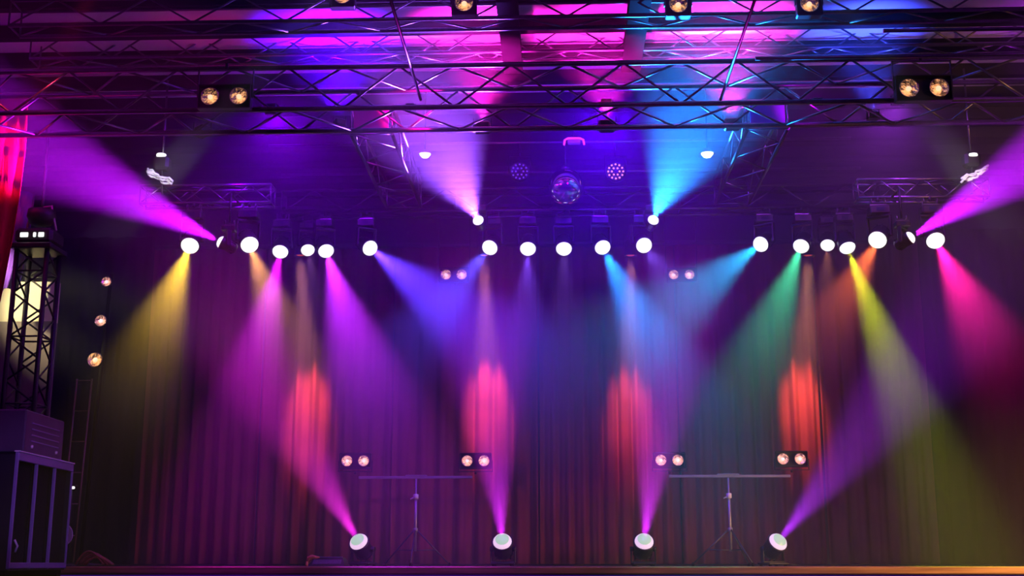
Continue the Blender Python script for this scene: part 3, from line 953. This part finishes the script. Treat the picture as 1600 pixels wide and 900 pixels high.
# wedge monitor with orange cloth
p = W(512, 887, 13.3)
zt = W(512, 871, 13.3).z
t = thing('floor_monitor', 'low dark wedge monitor on the stage left of the first floor lamp', 'monitor speaker', (p.x, 13.35, 0))
mb = MB()
prof = [(-0.16, 0), (0.16, 0), (0.16, zt * 0.9), (0.08, zt), (-0.02, zt)]
b = 0
for sx in (-1, 1):
    for (yy, zz) in prof:
        mb.v.append(Vector((sx * (0.20 - 0.05 * zz / zt), yy, zz)))
mb.face([0, 1, 2, 3, 4])
mb.face([9, 8, 7, 6, 5])
for i in range(5):
    j = (i + 1) % 5
    mb.face([i, i + 5, j + 5, j])
mb.build('cabinet', M_BLKMETAL, t)
MB().box((0, -0.095, zt * 0.47), (0.30, 0.008, zt * 0.95), Matrix.Rotation(-math.atan2(0.14, zt), 3, 'X'), bev=0.003).build('grille', mat('violet grey grille', (0.12, 0.10, 0.16), 0.6, vary=0.3, vscale=90), t)
MB().box((0, 0.0, zt + 0.004), (0.29, 0.05, 0.008)).build('top_strip', M_CASE, t)
pc = W(489, 874, 13.1)
mb = MB()
rnd = random.Random(4)
for i in range(6):
    pass
pts = [(-0.06, 0, -0.02), (-0.045, 0, 0.012), (-0.01, 0.01, 0.028), (0.03, 0, 0.02), (0.07, 0.0, 0.022)]
mb.tube(pts, [0.012, 0.022, 0.022, 0.016, 0.006], 10)
mb.tube([(-0.06, 0, -0.02), (-0.065, 0.0, -pc.z + 0.0)], [0.012, 0.016], 8)
o = mb.build('folded_cloth', M_ORANGE, None, (pc.x, 13.1, pc.z))
tag(o, 'small crumpled orange cloth beside the wedge monitor', 'cloth')

# ------------------------------------------------------------------ floods: roof lights, plus fill lamps added to tint haze and plates
def flood(label, p, d, col, power, cone, group='small flood lamps', blend=0.8, name='flood_spotlight', size=1.0):
    t = thing(name, label, 'stage light', p, 0, group)
    q = Vector(d).normalized().to_track_quat('-Z', 'Y').to_euler()
    t.scale = (size,) * 3
    hd = MB().box((0, 0, 0.03), (0.16, 0.12, 0.10), bev=0.015).build('housing', M_BLKMETAL, t, (0, 0, 0), q)
    MB().box((0, 0, -0.024), (0.13, 0.09, 0.008), bev=0.003).build('lens', mat('dim flood glass', (0.3, 0.3, 0.3), 0.1), hd)
    mb = MB()
    for sx in (-1, 1):
        mb.box((sx * 0.09, 0, 0.0), (0.008, 0.025, 0.14))
    mb.box((0, 0, -0.07), (0.19, 0.025, 0.008))
    mb.build('bracket', M_BLKMETAL, t)
    spot('beam', t, Vector(d).normalized() * 0.05, d, col, power, cone, blend, 0.06)
    return t


MAG = (1.0, 0.01, 0.62)
for x, pw, lb in ((-0.75, 700, 'flood lamp behind the main truss lighting the roof, left one of three'), (0.5, 800, 'flood lamp behind the main truss lighting the roof, middle one of three'), (1.75, 700, 'flood lamp behind the main truss lighting the roof, right one of three')):
    flood(lb, (x, YF + TR_D + 0.16, zA + 0.10), (0, 0.12, 1), MAG, pw * 1.1, 86)
flood('flood lamp on the left part of the main truss', (-3.6, YF + TR_D + 0.16, zA + 0.1), (0.1, 0.1, 1), (1.0, 0.01, 0.35), 9, 110)
flood('flood lamp on the right part of the main truss', (4.9, YF + TR_D + 0.16, zA + 0.1), (0.2, 0.1, 1), (0.5, 0.02, 0.9), 30, 110)
for x, z_, col, pw, lb in ((-2.9, zA + 0.24, (0.2, 0.0, 0.9), 420, 'added violet fill flood under the left part of the main truss'), (0.5, zA + 0.24, (0.09, 0.0, 1.0), 800, 'added blue fill flood under the middle of the main truss'), (3.4, zA + 0.24, (0.22, 0.02, 0.5), 260, 'added purple fill flood under the right part of the main truss')):
    flood(lb, (x, YF + TR_D + 0.16, z_ + 0.06), (0, 1, -0.35), col, pw, 150, blend=1.0, size=0.7)  # fill lamps added to give the haze its violet and blue ambient

for xx, col, pw, lb in ((-1.42, (1.0, 0.0, 0.40), 90, 'small pink flood added inside the main truss to light the pink plate of the left truss'), (2.5, (0.40, 0.0, 0.8), 28, 'small purple flood added inside the main truss to light the purple plate of the right truss')):
    q = Vector((xx, YF + 0.3, zA + 0.12))
    flood(lb, q, Vector((xx, YF + TR_D, zA + 0.20)) - q, col, pw, 95, blend=0.4, size=0.55)  # lamps added out of sight in the lattice to brighten the plates
flood('added blue fill flood behind the main truss, left one, shining up through the smoke', (-2.2, YF + TR_D + 0.16, zA + 0.16), (-0.1, 0.15, 1), (0.08, 0.0, 1.0), 1500, 90, size=0.7)  # fill lamp added to turn the upper left haze blue
flood('added blue fill flood behind the main truss, right one, shining up through the smoke', (3.15, YF + TR_D + 0.16, zA + 0.16), (0.0, 0.15, 1), (0.03, 0.06, 1.0), 400, 80, size=0.7)  # fill lamp added to turn the upper right haze blue

# house lamps on the audience side (outside the frame): warm one at the right, red one at the left
spot('house_light', None, (6.0, 7.0, 2.6), Vector((4.6, 11.6, 3.6)) - Vector((6.0, 7.0, 2.6)), (1.0, 0.42, 0.14), 480, 44, 0.9, 0.1)
spot('lip_light', None, (6.8, 9.8, 1.1), Vector((4.3, 11.95, -0.03)) - Vector((6.8, 9.8, 1.1)), (1.0, 0.5, 0.16), 1500, 62, 1.0, 0.05)
spot('drape_light', None, (-3.9, 9.6, 4.9), W(4, 250, 11.85) - Vector((-3.9, 9.6, 4.9)), (1.0, 0.03, 0.08), 500, 18, 0.8, 0.05)
spot('wall_light', None, (-6.6, 11.9, 3.3), Vector((-5.55, 13.2, 2.75)) - Vector((-6.6, 11.9, 3.3)), (1.0, 0.85, 0.5), 330, 48, 0.8, 0.05)
for px in (252, 1515):
    spot('bundle_light', None, (0.2, 4.0, 3.2), W(px, 279, 12.7) - Vector((0.2, 4.0, 3.2)), (1.0, 0.97, 0.95), 5000, 2.4, 0.5, 0.05)  # unseen narrow spots added to brighten the white cable bundles
spot('case_light', None, (-1.5, 6.0, 1.5), Vector((-4.6, 10.7, 0.7)) - Vector((-1.5, 6.0, 1.5)), (0.42, 0.2, 1.0), 280, 16, 0.8, 0.05)

# ------------------------------------------------------------------ ambient of the dark hall
w = bpy.data.worlds.new('hall')
S.world = w
w.use_nodes = True
bg = w.node_tree.nodes['Background']
bg.inputs['Color'].default_value = (0.13, 0.01, 0.66, 1)
bg.inputs['Strength'].default_value = 0.2

# ------------------------------------------------------------------ render settings
S.view_settings.view_transform = 'Standard'
S.view_settings.look = 'None'
S.view_settings.exposure = 0.0
S.view_settings.gamma = 1.0
S.view_settings.use_curve_mapping = False
cy = S.cycles
cy.use_denoising = True
cy.denoiser = 'OPENIMAGEDENOISE'
cy.max_bounces = 4
cy.diffuse_bounces = 2
cy.glossy_bounces = 3
cy.volume_bounces = 0
cy.transparent_max_bounces = 8
cy.sample_clamp_indirect = 4.0
cy.use_light_tree = True
cy.volume_step_rate = 0.15
cy.volume_max_steps = 256
